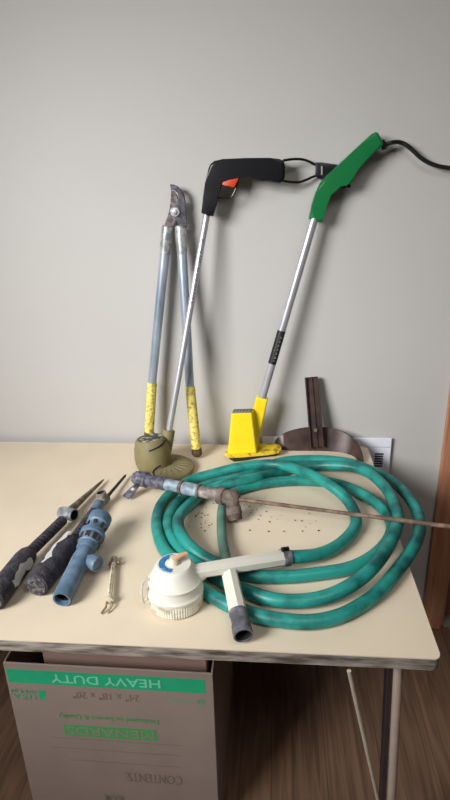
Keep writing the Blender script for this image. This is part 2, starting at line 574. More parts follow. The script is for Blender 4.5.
bm = B()
(u0, z0) = uv(6, 668.5); (u1, _) = uv(204.5, 678); z1 = uv(6, 682)[1]
vs = [bm.verts.new(fpos(u, z, .0005)) for u, z in ((u0, z1), (u1, z1), (u1, z0), (u0, z0))]
bm.faces.new(vs)
pb = obj('printed_band', bm, M['box_green'], cb, label='green printed band')
bm = B()
text(bm, 'HEAVY DUTY', fpos(uv(160, 680)[0], z0 - (z0 - z1) * .2, 0), -rt, -UPV, (z0 - z1) * .6, uv(160, 680)[0] - uv(50, 673)[0], .001, bold=.012)
obj('lettering', bm, M['box_pale'], pb, label='pale lettering HEAVY DUTY')
bm = B()
flipped(bm, '24" x 18" x 20"', 73, 139, 693, 700, .0)
flipped(bm, 'CONTENTS:', 126, 182, 774, 783, .01)
flipped(bm, 'ROOM:', 105, 124, 795, 802, .005)
for (xa, ya, xb, yb) in ((53, 741, 181, 741), (53, 751, 181, 751), (70, 763, 181, 763)):
    ua, ub = uv(xa, ya)[0], uv(xb, ya)[0]
    z = uv((xa + xb) / 2, ya)[1]
    vs = [bm.verts.new(fpos(u, zz, .0007)) for u, zz in ((ua, z - .0016), (ub, z - .0016), (ub, z), (ua, z))]
    bm.faces.new(vs)
obj('ink_print', bm, M['box_ink'], cb, label='faded dark print and writing lines')
bm = B()
flipped(bm, 'Dedicated to Service & Quality', 59, 158, 715, 721, .008)
(u0, z0), (u1, z1) = uv(64, 727), uv(157, 738)
z0 = uv(110, 727)[1]; z1 = uv(110, 738)[1]
vs = [bm.verts.new(fpos(u, z, .0005)) for u, z in ((u0, z1), (u1, z1), (u1, z0), (u0, z0))]
bm.faces.new(vs)
lg = obj('store_mark', bm, M['box_green2'], cb, label='green store mark block and slogan')
bm = B()
text(bm, 'MENARDS', fpos(u1 - .006, z0 - (z0 - z1) * .14, 0), -rt, -UPV, (z0 - z1) * .72, (u1 - u0) - .012, .0011)
obj('lettering', bm, M['box'], lg, label='brown lettering knocked out of the green block')
bm = B()
(u0, z0), (u1, z1) = uv(38, 690), uv(46, 699)
vs = [bm.verts.new(fpos(u, z, .0005)) for u, z in ((u0, z1), (u1, z1), (u1, z0), (u0, z0))]
bm.faces.new(vs)
flipped(bm, 'MADE IN', 12, 36, 689.5, 692.5, 0)
flipped(bm, 'U.S.A.', 12, 36, 693.5, 699, 0)
obj('flag_mark', bm, M['box_green'], cb, label='small green flag mark with lettering')
bm = B()
c = fpos(*uv(201, 702), .0007)
for k in range(28):
    a0, a1 = 2 * PI * k / 28, 2 * PI * (k + 1) / 28
    vs = [bm.verts.new(c + (rt * math.cos(a) + UPV * math.sin(a)) * r) for a, r in ((a0, .0085), (a1, .0085), (a1, .0065), (a0, .0065))]
    bm.faces.new(vs)
for k in range(3):
    a = PI / 2 + k * 2 * PI / 3
    vs = [bm.verts.new(c + (rt * math.cos(a + da) + UPV * math.sin(a + da)) * r) for da, r in ((-.6, .005), (.6, .005), (.45, .0022), (-.45, .0022))]
    bm.faces.new(vs)
for k, (xa, xb) in enumerate(((163, 194), (172, 193), (162, 190))):
    ua, ub = uv(xa, 700)[0], uv(xb, 700)[0]
    z = uv(180, 699.2 + k * 1.7)[1]
    vs = [bm.verts.new(fpos(u, zz, .0006)) for u, zz in ((ua, z - .001), (ub, z - .001), (ub, z), (ua, z))]
    bm.faces.new(vs)
obj('recycling_emblem', bm, M['box_green'], cb, label='round green recycling emblem with fine print')
# carton inside the open box
cbase = Vector((A.x, A.y, 0)) + rt * BW * .53 + bk * .3; cbase.z = .008
ct = root('small_carton', 'plain tan carton standing inside the open green-printed cardboard box', 'carton', cbase)
bm = B(); bx(BW * .14, BW * .955, .055, .43, .0085, .575, bm, .002); obj('carton_body', bm, M['carton'], ct)
bm = B(); bx(BW * .14, BW * .955, .22, .27, .5752, .5756, bm, 0); obj('packing_tape', bm, M['peach'], ct)

# ------------------------------------------------------------------ loppers
PIV = P(175.4, 212, y=-.03)
lop = root('lopping_shears', 'long-handled lopping shears with worn yellow grips leaning on the wall', 'shears', P(175, 448, z=0))
lt0, lt1 = P(167.5, 227, y=-.032), P(152, 384, y=-.052)
le = P(148.5, 440, z=0.006)
le = P(148.8, 438, y=-.062)
lz = le.z
rt0, rt1 = P(180.5, 227, y=-.034), P(190, 388, y=-.09)
re = P(197, 455, z=.0125)
for (a, b_, e) in ((lt0, lt1, le), (rt0, rt1, re)):
    d = (e - a).normalized()
    k = .0142
    bm = B(); seg_lathe(bm, a, b_, [(0, .011), (.02, k), (.1, k), (1, k * .92)], 20)
    h = obj('handle', bm, M['lop_tube'], lop)
    bm = B(); seg_lathe(bm, a - d * .004, a + (b_ - a) * .16, [(0, .0125), (.04, .0160), (.6, .0162), (1, .0145)], 20)
    obj('ferrule', bm, M['lop_shine'], h, label='shiny worn end of the handle')
    bm = B()
    seg_lathe(bm, b_ - d * .005, e, [(0, .0140), (.03, .0156)] + [(.06 + i * .03, .0156 - .0009 * (i % 2)) for i in range(29)] + [(.95, .0156), (.97, .0148), (1, .008)], 20)
    g = obj('grip', bm, M['lop_grip'], h, label='worn yellow rubber grip')
    bm = B(); seg_lathe(bm, e - d * .022, e + d * .004, [(0, .0159), (.7, .0162), (1, .011)], 20)
    obj('grip_end', bm, M['lop_end'], g, label='brown bare grip end')


def flat(pxs, y):
    return [P(a, b, y=y) for a, b in pxs]


bm = B(); prism(bm, flat([(170, 184.2), (173.5, 184.6), (177, 186), (181, 189.5), (184, 195), (185.3, 203), (184.5, 209), (186, 217), (187, 227), (183, 229), (178.5, 228), (176.5, 220), (172, 215), (172.5, 208), (178, 203), (179.5, 198), (178, 193), (174, 189.6), (171, 190.5)], -.038), (0, .008, 0), .0012, 1)
obj('hook_blade', bm, M['lop_blade'], lop)
bm = B(); prism(bm, flat([(171, 190.8), (174, 191), (177, 195.5), (178.5, 203), (179, 210), (178, 218), (174.5, 222), (173, 228), (164, 229), (164.6, 224), (168, 217), (170, 209), (170.5, 202)], -.030), (0, .008, 0), .0012, 1)
obj('cutting_blade', bm, M['lop_rust'], lop)
bm = B(); lathe(bm, P(175.2, 211.8, y=-.0375), (0, -1, 0), [(0, .0135), (.004, .0135), (.006, .0115), (.0062, .006), (.010, .0055), (.011, 0)], 24)
obj('pivot_bolt', bm, M['bolt'], lop, label='bright round pivot bolt')

# ------------------------------------------------------------------ olive string trimmer
ob = P(154.5, 466, z=0.012)
ot = root('string_trimmer', 'string trimmer with olive head, silver shaft and black pistol handle leaning on the wall', 'string trimmer', Vector((ob.x, ob.y, TT)))
dc = P(167, 471, z=.0)
bm = B(); lathe(bm, dc + Vector((0, 0, .004)), (0, 0, 1), [(0, .072), (0, .079), (.007, .082), (.012, .079), (.017, .06), (.02, .03), (.021, 0)], 48)
gd = obj('guard_disc', bm, M['olive_dark'], ot)
bm = B()
for k in range(22):
    a = 2 * PI * k / 22
    d = Vector((math.cos(a), math.sin(a), 0))
    tube(bm, [dc + d * .035 + Vector((0, 0, .0238)), dc + d * .058 + Vector((0, 0, .0215)), dc + d * .072 + Vector((0, 0, .0175))], .0013, 6)
obj('guard_rib', bm, M['olive'], gd)
bm = B(); lathe(bm, dc + Vector((0, 0, .0008)), (0, 0, 1), [(0, .05), (.0032, .05), (.006, .03)], 32); obj('spool', bm, M['black'], ot, label='black line spool below the guard')
tp = P(150.3, 440.5, y=ob.y + .006)
ax = (tp - ob)
hl = ax.length + .005
bm = B(); lathe(bm, ob + ax.normalized() * .006, ax, [(0, .050), (.01, .0525), (hl * .3, .0535), (hl * .62, .051), (hl * .82, .046), (hl * .92, .0425), (hl * .965, .039), (hl * .97, .036)], 40)
mh = obj('motor_housing', bm, M['olive'], ot)
bm = B(); lathe(bm, ob + ax.normalized() * (hl * .972 + .0055), ax, [(0, .036), (.0012, .0345), (.0016, 0)], 32)
obj('cap_plate', bm, M['soot'], mh, label='scuffed black and white top plate')
# dark slot around the front
bm = B()
an = ax.normalized(); u_, v_ = frame_of(an)
cc = ob + an * (hl * .84)
toC = (CP - cc); toC -= an * toC.dot(an); toC.normalize()
sd = an.cross(toC)
pts = []
for k in range(13):
    a = math.radians(-10 + k * 6.2)
    pts.append(cc + an * (-.006 + .014 * k / 12) + (toC * math.cos(a) + sd * math.sin(a)) * (.0487 - .0022 * k / 12))
tube(bm, pts, .0022, 8); obj('vent_slot', bm, M['dark_hole'], mh, label='dark slot in the housing')
# collar and shaft
s0 = P(169.3, 430, y=-.165)
s1 = P(206.5, 216, y=-.055)
sdv = (s1 - s0).normalized()
c0 = P(160, 459, y=-.195)
bm = B(); tube(bm, spline([c0, P(164, 452, y=-.178), s0], 6), [.026 - .0085 * i / 12 for i in range(13)], 22)
obj('shaft_collar', bm, M['olive'], ot)
bm = B(); tube(bm, [s0 - sdv * .03, s1 + sdv * .02], .0092, 20); sh = obj('shaft', bm, M['alu'], ot)
bm = B()
vdir = (CP - s1).normalized()
sidev = sdv.cross(vdir).normalized(); fr = sidev.cross(sdv).normalized()
for s_ in range(22):
    t = .055 + s_ * .0085
    if s_ in (0, 3, 9):
        continue
    p = s1 - sdv * t + fr * .0093 - sidev * 0 + sidev * (.0012 if s_ % 2 else .003)
    tube(bm, [p - sidev * .0028 + sdv * .0025 * (s_ % 3 - 1), p + sidev * .0026 - sdv * .002], .0011, 6)
obj('printed_script', bm, M['script'], sh, label='dark illegible script down the shaft')
# pistol handle
yb_ = -.074
hp = [(201, 213), (203, 197), (205, 183), (208, 168.5), (210, 164), (214, 160.8), (222, 159), (245, 158), (270, 157.8), (280, 158.8), (284, 161), (285.3, 166), (285, 177), (283, 182), (279, 183.4), (273, 182.6), (268, 180.3), (262, 178.3), (250, 177.4), (239, 177), (226, 177), (222.8, 178.5), (221.3, 182), (219, 191), (216, 203), (212.5, 216.5), (207, 215.8)]
bm = B(); prism(bm, [P(a, b, y=yb_) for a, b in hp], (0, .042, 0), .007, 4)
ph = obj('pistol_handle', bm, M['black'], ot, sharp=50, flat_faces=True)
bm = B(); prism(bm, flat([(222.5, 175.5), (239, 175.5), (237.6, 181), (234.2, 187.6), (229.8, 186.8), (226, 185), (222, 185.5)], -.070), (0, .024, 0), .002, 2)
obj('trigger', bm, M['orange'], ot, label='orange trigger')
bm = B(); tube(bm, spline([P(238.3, 177, y=-.060), P(236.8, 186, y=-.060), P(234, 193, y=-.060), P(231, 197.5, y=-.060), P(226, 198.2, y=-.060), P(217, 198.6, y=-.060)], 4), .0030, 8)
obj('trigger_guard', bm, M['black'], ot)
bm = B()
for pl in ([(283, 160.5), (292, 159.2), (301, 159.2), (308, 161), (315, 164.5), (320, 165)], [(283, 181), (292, 182.2), (300, 182), (307, 179.5), (315, 176), (320, 175.5)]):
    tube(bm, spline([P(a, b, y=-.050 + .038 * min(1, max(0, (a - 285) / 32))) for a, b in pl], 4), .0033, 8)
obj('wire_bail', bm, M['black'], ot, label='black wire loop behind the handle')
bm = B(); prism(bm, flat([(315.5, 162.5), (322, 162.2), (341, 165), (341, 175), (336, 178.5), (318, 178.8), (315.5, 176)], -.019), (0, .014, 0), .003, 2)
cl = obj('bail_clip', bm, M['black'], ot)
bm = B(); prism(bm, flat([(321, 166), (322.5, 166), (322.5, 175), (321, 175)], -.0196), (0, .0006, 0)); obj('clip_mark', bm, M['alu'], cl, label='small silver mark')

# ------------------------------------------------------------------ yellow and green trimmer
gb = P(244, 455, z=0)
gt = root('string_trimmer', 'string trimmer with bright yellow head, silver shaft and green handle leaning on the wall', 'string trimmer', gb)


def low(px, py, z):
    return P(px, py, z=z)


bm = B(); prism(bm, [low(a, b, .014) for a, b in [(224.8, 456), (226, 452.5), (234, 449), (252, 447.5), (262, 446.5), (271, 446), (277, 446.5), (281.5, 448.5), (281.5, 452), (279, 454), (268, 455.2), (256, 456.2), (240, 457.6), (228, 458.5)]], (0, 0, .010), .003, 2)
obj('deck', bm, M['yellow_dirty'], gt, label='dirt-stained yellow deck')
bm = B(); prism(bm, [low(a, b, .001) for a, b in [(229, 459), (229, 455), (252, 451), (275, 450.5), (280, 452.5), (277, 456), (262, 457.5), (246, 460.5), (234, 462)]], (0, 0, .013), .002, 2)
obj('line_guard', bm, M['under'], gt, label='dark green underside')
yf_ = -.135
fr4 = [P(227.5, 455, y=yf_), P(256.8, 453.4, y=yf_), P(251.8, 412.5, y=yf_ + .012), P(231.2, 413.2, y=yf_ + .012)]
bk4 = [p + Vector((.004 if i in (0, 3) else .006, .075 if i < 2 else .026, 0)) for i, p in enumerate(fr4)]
bm = B(); hexa(bm, fr4 + bk4, .005, 3)
hs = obj('motor_housing', bm, M['yellow'], gt, flat_faces=True)
bm = B()
t0, t1 = fr4[3], fr4[2]
t2, t3 = bk4[2], bk4[3]
q = [p + (((t0 + t1 + t2 + t3) / 4) - p) * .08 + Vector((0, 0, -.002)) for p in (t0, t1, t2, t3)]
hexa(bm, q + [p + Vector((0, 0, .005)) for p in q], .001, 2)
vn = obj('vent_cap', bm, M['vent'], hs, label='grey vent cap')
bm = B()
for k in range(6):
    f = (k + .5) / 6
    a = q[0].lerp(q[1], f) + Vector((0, .003, .0050)); b_ = q[3].lerp(q[2], f) + Vector((0, -.003, .0050))
    tube(bm, [a, b_], .0012, 6)
obj('vent_slots', bm, M['dark_hole'], vn, label='dark slots of the vent')
y0 = P(262.4, 397, y=-.082); y1 = P(249.5, 449, y=-.078)
bm = B()
d = (y1 - y0).normalized()
w = Vector((0, 1, 0)); w = (w - d * w.dot(d)).normalized(); x_ = d.cross(w)
if x_.x < 0: x_ = -x_
hexa(bm, [y0 + x_ * .0175 + w * .014, y0 - x_ * .0175 + w * .014, y0 - x_ * .0175 - w * .014, y0 + x_ * .0175 - w * .014] + [y1 + x_ * .021 + w * .016, y1 - x_ * .021 + w * .016, y1 - x_ * .021 - w * .016, y1 + x_ * .021 - w * .016], .005, 3)
obj('shaft_socket', bm, M['yellow'], gt, flat_faces=True)
g1 = P(315.5, 214, y=-.05)
gd_ = (g1 - y0).normalized()
bm = B(); tube(bm, [y0 - gd_ * .0 + d * .03, y0, g1], .0115, 20); gs = obj('shaft', bm, M['alu'], gt)
la = y0.lerp(g1, (397 - 360.5) / (397 - 214.) ); lb = y0.lerp(g1, (397 - 326.) / (397 - 214.))
la = P(273.8, 360, y=-.0755); lb = P(284.2, 326, y=-.0695)
tt = lambda py: y0 + (g1 - y0) * ((py - 397) / (214 - 397.))
la, lb = tt(360.5), tt(326)
bm = B(); tube(bm, [la, lb], .0121, 20); bl = obj('shaft_label', bm, M['label_black'], gs, label='black label with faint silver script')
vd = (CP - la).normalized(); gsd = gd_.cross(vd).normalized(); gfr = gsd.cross(gd_).normalized()
bm = B()
for k in range(13):
    p = la + (lb - la) * (.12 + k * .06) + gfr * .0119 + gsd * .003
    tube(bm, [p - gsd * .0025, p + gsd * .0025 + gd_ * (.002 if k % 2 else -.001)], .0008, 6)
obj('printed_script', bm, M['silver_script'], bl, label='silver illegible script')
gh = [(309, 219.5), (312, 206), (316, 193), (320.5, 183), (329, 174), (342, 162), (358, 147), (373, 133.2), (376.5, 131.6), (379, 133), (383.5, 142), (384, 144.5), (382, 147), (369, 157), (357, 166), (354.8, 169), (354.2, 176), (352.6, 183), (350.5, 185), (348, 183), (345, 182.5), (339, 183.5), (335.5, 187), (331, 195), (327, 205), (323, 219), (322.2, 222.8), (315, 221.8)]
bm = B(); prism(bm, [P(a, b, y=-.062) for a, b in gh], (0, .04, 0), .008, 4)
obj('green_handle', bm, M['green'], gt, sharp=50, flat_faces=True)
bm = B(); prism(bm, flat([(337, 182), (344, 180.5), (351, 182.5), (350.5, 188), (347, 186.8), (344, 189), (341, 186.8), (337.5, 188)], -.05), (0, .016, 0), .0015, 1)
obj('trigger', bm, M['black'], gt, label='black trigger')
bm = B(); prism(bm, flat([(382, 140.5), (384, 139.5), (387.5, 144.5), (386.5, 149), (383, 150)], -.053), (0, .022, 0), .002, 1)
obj('cord_relief', bm, M['black'], gt)
bm = B()
cp_ = [P(a, b, y=-.04 if a < 400 else -.025) for a, b in [(384, 145.5), (392, 142.5), (400, 142.3), (407, 145.5), (414, 151.5), (421, 158), (430, 163.2), (440, 166.6), (450, 168)]]
cp_ += [Vector((.56, -.04, TT + .79)), Vector((.66, -.06, TT + .62)), Vector((.70, -.07, TT + .2)), Vector((.70, -.08, .25)), Vector((.72, -.10, .04)), Vector((.80, -.2, .0085)), Vector((.95, -.28, .0085))]
tube(bm, spline(cp_, 6), .0055, 10)
obj('power_cord', bm, M['cord'], gt, label='black power cord')

# ------------------------------------------------------------------ brown curved guard
gl, gr = P(279, 447.5, z=0.0), P(359, 464, z=0.0)
gmid = Vector(((gl.x + gr.x) / 2, -.045, TT))
tg = root('trimmer_guard', 'dark brown curved metal guard with upright bracket leaning on the wall behind the hose', 'guard', Vector((gmid.x, gmid.y - .03, TT)))
bm = B()
n = 40
rows = []
for i in range(n + 1):
    f = i / n
    a = PI * (1 - f)
    x = (gl.x + gr.x) / 2 + (gr.x - gl.x) / 2 * math.cos(a)
    yb0 = gl.y + (gr.y - gl.y) * f
    yy = yb0 + (-.062 - yb0) * math.sin(a) ** .8
    h = .010 + .060 * math.sin(a) ** .75
    lean = .026 * math.sin(a)
    xo = .010 * math.cos(a)
    bo = Vector((x, yy, TT + .001)); to = Vector((x + xo, yy + lean, TT + h))
    nrm = Vector((math.cos(a), math.sin(a), 0)) * .0035
    rows.append([bm.verts.new(p) for p in (bo, to, to + nrm, bo + nrm)])
for a, b_ in zip(rows, rows[1:]):
    for k in range(4):
        bm.faces.new((a[k], a[(k + 1) % 4], b_[(k + 1) % 4], b_[k]))
bm.faces.new(rows[0]); bm.faces.new(rows[-1][::-1])
obj('guard_skirt', bm, M['rust_brown'], tg)
b0, b1 = P(317, 447, y=-.068), P(311.2, 377, y=-.018)
d = (b1 - b0).normalized()
nn = Vector((0, -1, 0)); nn = (nn - d * nn.dot(d)).normalized(); xx = d.cross(nn)
if xx.x < 0: xx = -xx
bm = B()
w0, w1 = .020, .0185


def slab(bm, xa0, xb0, xa1, xb1, n0, n1):
    hexa(bm, [b0 + xx * xa0 + nn * n0, b0 + xx * xb0 + nn * n0, b0 + xx * xb0 + nn * n1, b0 + xx * xa0 + nn * n1,
              b1 + xx * xa1 + nn * n0, b1 + xx * xb1 + nn * n0, b1 + xx * xb1 + nn * n1, b1 + xx * xa1 + nn * n1], .0008, 1)


slab(bm, -w0, w0, -w1, w1, -.002, .0015)
br = obj('bracket', bm, M['rust_brown'], tg)
for sgn in (-1, 1):
    bm = B(); slab(bm, sgn * w0 * .96 - .0022, sgn * w0 * .96 + .0022, sgn * w1 * .96 - .0022, sgn * w1 * .96 + .0022, .0015, .012)
    obj('bracket_flange', bm, M['rust_brown'], br)
bm = B()
slab(bm, -.004, .004, -.003, .003, .0015, .006)
obj('bracket_rib', bm, M['rust_brown'], br)
bm = B(); lathe(bm, b0 + d * .055 + nn * .006, nn, [(0, .006), (.004, .006), (.005, 0)], 6); obj('bolt_head', bm, M['rusty'], br)

# ------------------------------------------------------------------ hose with white sprayer
HR = .0142
hb = P(290, 540, z=0)
gh_ = root('garden_hose', 'coiled teal garden hose with white round sprayer head and white end pipe on the table', 'hose', hb)
z1_, z2_, z3_ = .0135, .030, .046
path = [(286, 557, .040), (300, 556.5, .036), (318, 554.5, .026), (335, 547.5, .020), (349, 536, .016), (356, 524, .016), (354, 511, .020), (345, 497.5, .034), (331, 486, .046), (316, 477, .050), (298, 470, .046), (280, 465, .040), (262, 464.5, .036), (240, 467, .034), (214, 473.5, .022), (192, 480, .0145), (174, 491, .014), (162, 504, .014), (157, 519, .014), (158, 533, .014), (164, 549, .014), (176, 562, .014), (196, 584, .014), (222, 602, .014), (252, 614.5, .014), (280, 620.5, .014), (310, 622.5, .014), (338, 617, .014), (360, 606, .014), (380, 591, .014), (397, 571, .014), (411, 551, .016), (419, 533, .018), (418, 514, .018), (409, 498, .018), (393, 482, .016), (370, 470, .015), (345, 462.5, .014), (310, 460, .014), (278, 463, .014), (245, 476, .014), (213, 484, .016),
        (188, 494, .0145), (174, 508, .015), (168, 522, .016), (173, 540, .016), (188, 558, .014), (216, 577, .014), (244, 590, .016), (272, 599.5, .018), (302, 601, .020), (330, 595.5, .028), (356, 582, .036), (376, 564, .042), (391, 541, .041), (398, 520, .040), (393, 500, .039), (382, 484, .040), (366, 471.5, .038), (345, 466, .034), (315, 466, .018), (285, 471, .014), (250, 479, .036), (226, 484, .030), (206, 492, .0145), (188, 506, .022), (178, 521, .034), (184, 539, .032), (202, 556, .020), (232, 570, .014), (258, 576.5, .014), (290, 577, .014), (322, 573.5, .014), (348, 569, .014), (368, 560, .014), (384, 546, .016), (392, 530, .016), (388, 516, .016), (376, 503, .016), (358, 492, .015), (336, 484, .014), (308, 481, .014), (280, 481.5, .015), (255, 485, .016), (237, 490, .016)]
hose_pts = [P(a, b, z=z) for a, b, z in path]
bm = B(); hose_line = [Vector((p.x, p.y, max(p.z, TT + HR + .0008))) for p in spline(hose_pts, 5)]
tube(bm, hose_line, HR, 16)
obj('hose_tube', bm, M['hose'], gh_)
tail = [(237, 490, .016), (228, 496, .014), (222.5, 507, .013), (221.5, 522, .013), (222.5, 540, .014), (225.5, 556, .022), (229, 570, .040), (231, 578, .047)]
tail_line = spline([P(a, b, z=z) for a, b, z in tail], 5)
bm = B(); tube(bm, tail_line, .0118, 14)
obj('hose_tail', bm, M['hose_old'], gh_, label='faded grey-green tail of the hose')
# white end pipe with grey coupling
e0, e1 = P(229.5, 573, z=.050), P(238.5, 614, z=.034)
e2 = P(243.5, 636, z=.026)
bm = B(); seg_lathe(bm, e0, e1, [(0, .012), (.02, .0162), (.6, .0166), (1, .0172)], 8)
obj('end_pipe', bm, M['cream'], gh_, sharp=20, label='white eight-sided end pipe')
bm = B()
seg_lathe(bm, e1 - (e2 - e1) * .1, e2, [(0, .0178), (.12, .0180), (.2, .0166), (.5, .0163), (.56, .0180), (.95, .0186), (1, .0178), (1, .0152), (.5, .0148), (.5, 0)], 24)
obj('rubber_coupling', bm, M['grey_rubber'], gh_, label='grey rubber coupling with open black end')
bm = B(); seg_lathe(bm, e1.lerp(e2, .62), e1.lerp(e2, .98), [(0, 0), (.02, .0147), (.93, .0150)], 24)
bm.faces.ensure_lookup_table()
bmesh.ops.delete(bm, geom=[f for f in bm.faces if len(f.verts) > 4], context='FACES_ONLY')
obj('coupling_bore', bm, M['dark_hole'], gh_, label='black bore of the coupling')
# sprayer head
hc = P(176.5, 602.5, z=0)
top = P(174.5, 567, y=hc.y + .004)
ha = (top - hc); hh = ha.length; an = ha.normalized()
an = (an + Vector((0, 0, 2))).normalized()
hh = .088
bm = B(); lathe(bm, hc + an * .001, an, [(0, .0), (0, .049), (.003, .0535), (.026, .0550), (.029, .0540)], 132, rib=.0013)
obj('knurled_ring', bm, M['cream_dirty'], gh_, sharp=12, label='dirty white ribbed bottom ring')
bm = B(); lathe(bm, hc + an * .028, an, [(0, .0535), (.003, .0556), (.008, .0558), (.011, .053), (.014, .0515), (.028, .0512), (.030, .0535), (.033, .0535), (.035, .050), (.060, .038), (.064, .0355), (.066, .033), (.0665, 0)], 56)
sp = obj('sprayer_head', bm, M['cream'], gh_)
tc_ = hc + an * (.028 + .0668)
u_ = CR - an * CR.dot(an); u_.normalize(); v_ = an.cross(u_)
bm = B()
n = 20
rows = []
for i in range(n + 1):
    a = math.radians(100 + 165 * i / n)
    dd = u_ * math.cos(a) + v_ * math.sin(a)
    rows.append([bm.verts.new(tc_ + dd * r + an * z) for r, z in ((.0185, 0), (.030, 0), (.0295, .0008), (.019, .0008))])
for a, b_ in zip(rows, rows[1:]):
    for k in range(4):
        bm.faces.new((a[k], a[(k + 1) % 4], b_[(k + 1) % 4], b_[k]))
bm.faces.new(rows[0]); bm.faces.new(rows[-1][::-1])
obj('dial_label', bm, M['blue_label'], sp, label='blue arc label on the top')
bm = B(); lathe(bm, tc_, an, [(0, .0115), (.004, .0115), (.008, .009), (.011, .008), (.014, .0075), (.0155, 0)], 24)
obj('dial_hub', bm, M['ivory'], sp, label='ivory dial hub')
bm = B(); tube(bm, [tc_ + an * .010 + u_ * .004 + v_ * -.002, tc_ + an * .014 + u_ * .014 + v_ * .004, tc_ + an * .015 + u_ * .026 + v_ * .009], [.0055, .005, .004], 12)
obj('dial_pointer', bm, M['peach'], sp, label='peach pointer knob')
sd2 = (-u_ * .93 - v_ * .2).normalized()
bm = B()
tube(bm, spline([hc + an * .022 + sd2 * .054, hc + an * .020 + sd2 * .066, hc + an * .036 + sd2 * .069, hc + an * .058 + sd2 * .064, hc + an * .066 + sd2 * .055, hc + an * .060 + sd2 * .046], 5), [.0030] * 26, 8)
tv = an.cross(sd2)
tube(bm, spline([hc + an * .022 + sd2 * .053 + tv * .016, hc + an * .022 + sd2 * .065 + tv * .014, hc + an * .044 + sd2 * .067 + tv * .010, hc + an * .058 + sd2 * .064], 5), .0022, 8)
obj('side_clip', bm, M['clear'], sp, label='cloudy wire clip on the left side')
# handle from the head to the clamp
h0 = hc + an * .072 + u_ * .030
h1 = P(286, 557.3, z=.041)
bm = B(); seg_lathe(bm, h0 - (h1 - h0) * .02, h1, [(0, .0130), (.12, .0150), (.55, .0166), (.97, .0172), (1, .016)], 8, phase=.5)
obj('handle_pipe', bm, M['cream'], gh_, sharp=20, label='white faceted handle pipe')
bm = B(); q0 = hc + an * .055 + u_ * .036
seg_lathe(bm, q0 - u_ * .012, h0.lerp(h1, .16), [(0, .022), (.4, .018), (1, .0135)], 16)
obj('handle_neck', bm, M['cream'], gh_)
hd = (h1 - h0).normalized()
bm = B(); seg_lathe(bm, h1 - hd * .012, h1 + hd * .006, [(0, .0182), (0, .0188), (1, .0188), (1, .017)], 28)
hcl = obj('hose_clamp', bm, M['grey_rubber'], gh_, label='grey hose clamp')
bm = B(); cc = h1 - hd * .003 + Vector((0, 0, .021)); tube(bm, [cc - hd * .007, cc + hd * .008], .0052, 10)
obj('clamp_screw', bm, M['black'], hcl, label='dark clamp screw')

# ------------------------------------------------------------------ lance with valve, tee and rusty rod
v0 = P(139.5, 478.5, z=.049); v1 = P(164, 483, z=.041); v2 = P(184.5, 487, z=.0505); v3 = P(206, 493, z=.051); v4 = P(214, 495.5, z=.051); tee = P(231.5, 498.0, z=.056)
ln = root('spray_lance', 'pipe lance with dirty valve, pale blue pipe, rusty tee and long rod across the hose', 'lance', P(232, 523, z=0))
dv = (tee - v0).normalized()
v1 = v0 + (tee - v0) * .27; v2 = v0 + (tee - v0) * .475; v3 = v0 + (tee - v0) * .665; v4 = v0 + (tee - v0) * .86
bm = B()
seg_lathe(bm, v0 + dv * .004, v1 + dv * .012, [(0, .012), (.05, .0205), (.25, .021), (.3, .0165), (.45, .0155), (.5, .018), (.95, .0172), (1, .0145)], 24)
obj('valve_body', bm, M['valve'], ln, label='dirty dark grey valve body')
fv = (CP - v0); fv -= dv * fv.dot(dv); fv.normalize(); sv = dv.cross(fv)
bm = B(); lathe(bm, v0 - dv * .0 - fv * .016 + sv * 0, fv, [(0, .017), (.006, .0195), (.02, .0195), (.030, .0185), (.033, .016), (.031, .011), (.031, 0)], 20, rib=.0015)
obj('valve_knob', bm, M['valve'], ln, label='ribbed dark valve knob')
bm = B(); lathe(bm, v0 + fv * .0155, fv, [(0, .008), (.004, .008), (.005, 0)], 6); obj('valve_nut', bm, M['valve'], ln)
l0, l1 = P(137.5, 485, z=.030), P(125.5, 497.5, z=.009)
ld = (l1 - l0).normalized(); lw = ld.cross(Vector((0, 0, 1))).normalized(); lu = lw.cross(ld)
bm = B()
out = [l0 - lw * .008, l0 + lw * .008, l0.lerp(l1, .35) + lw * .013, l1 + lw * .013, l1 - lw * .013, l0.lerp(l1, .35) - lw * .013]
prism(bm, [p - lu * .002 for p in out], lu * .004, .001, 1)
lv = obj('valve_lever', bm, M['valve'], ln, label='flat grey lever tab')
bm = B(); cc = l0.lerp(l1, .38) + lu * .0021
prism(bm, [cc + lw * a + ld * b for a, b in ((-.005, -.004), (.005, -.004), (.005, .004), (-.005, .004))], lu * .0006); obj('lever_slot', bm, M['paper'], lv, label='pale slot in the lever')
bm = B(); hk = v0 + (tee - v0) * .12
tube(bm, spline([hk + Vector((0, 0, .012)) + dv * .02, hk + Vector((0, .006, .024)) + dv * .012, hk + Vector((.004, .01, .036)) + dv * .018, hk + Vector((.012, .012, .044)) + dv * .022], 4), .0028, 8)
obj('valve_hook', bm, M['black'], ln, label='thin black hook on the valve')
bm = B(); seg_lathe(bm, v1, v2 + dv * .01, [(0, .0150), (.1, .0152), (1, .0152)], 24); obj('pipe', bm, M['pale_blue'], ln, label='pale blue-grey pipe')
bm = B(); seg_lathe(bm, v2 - dv * .004, v2 + dv * .006, [(0, .0155), (.1, .0185), (.9, .0185), (1, .0155)], 24); obj('ring', bm, M['rusty'], ln, label='rusty ring')
bm = B(); seg_lathe(bm, v2 + dv * .006, v3 + dv * .0, [(0, .0155), (.04, .0170), (.85, .0170), (1, .0155)], 20); obj('pipe', bm, M['pale_blue'], ln, label='second pale pipe length')
bm = B(); seg_lathe(bm, v3 - dv * .003, v3 + dv * .004, [(0, .0155), (.1, .0180), (.9, .0180), (1, .0155)], 24); obj('ring', bm, M['rusty'], ln, label='rusty ring')
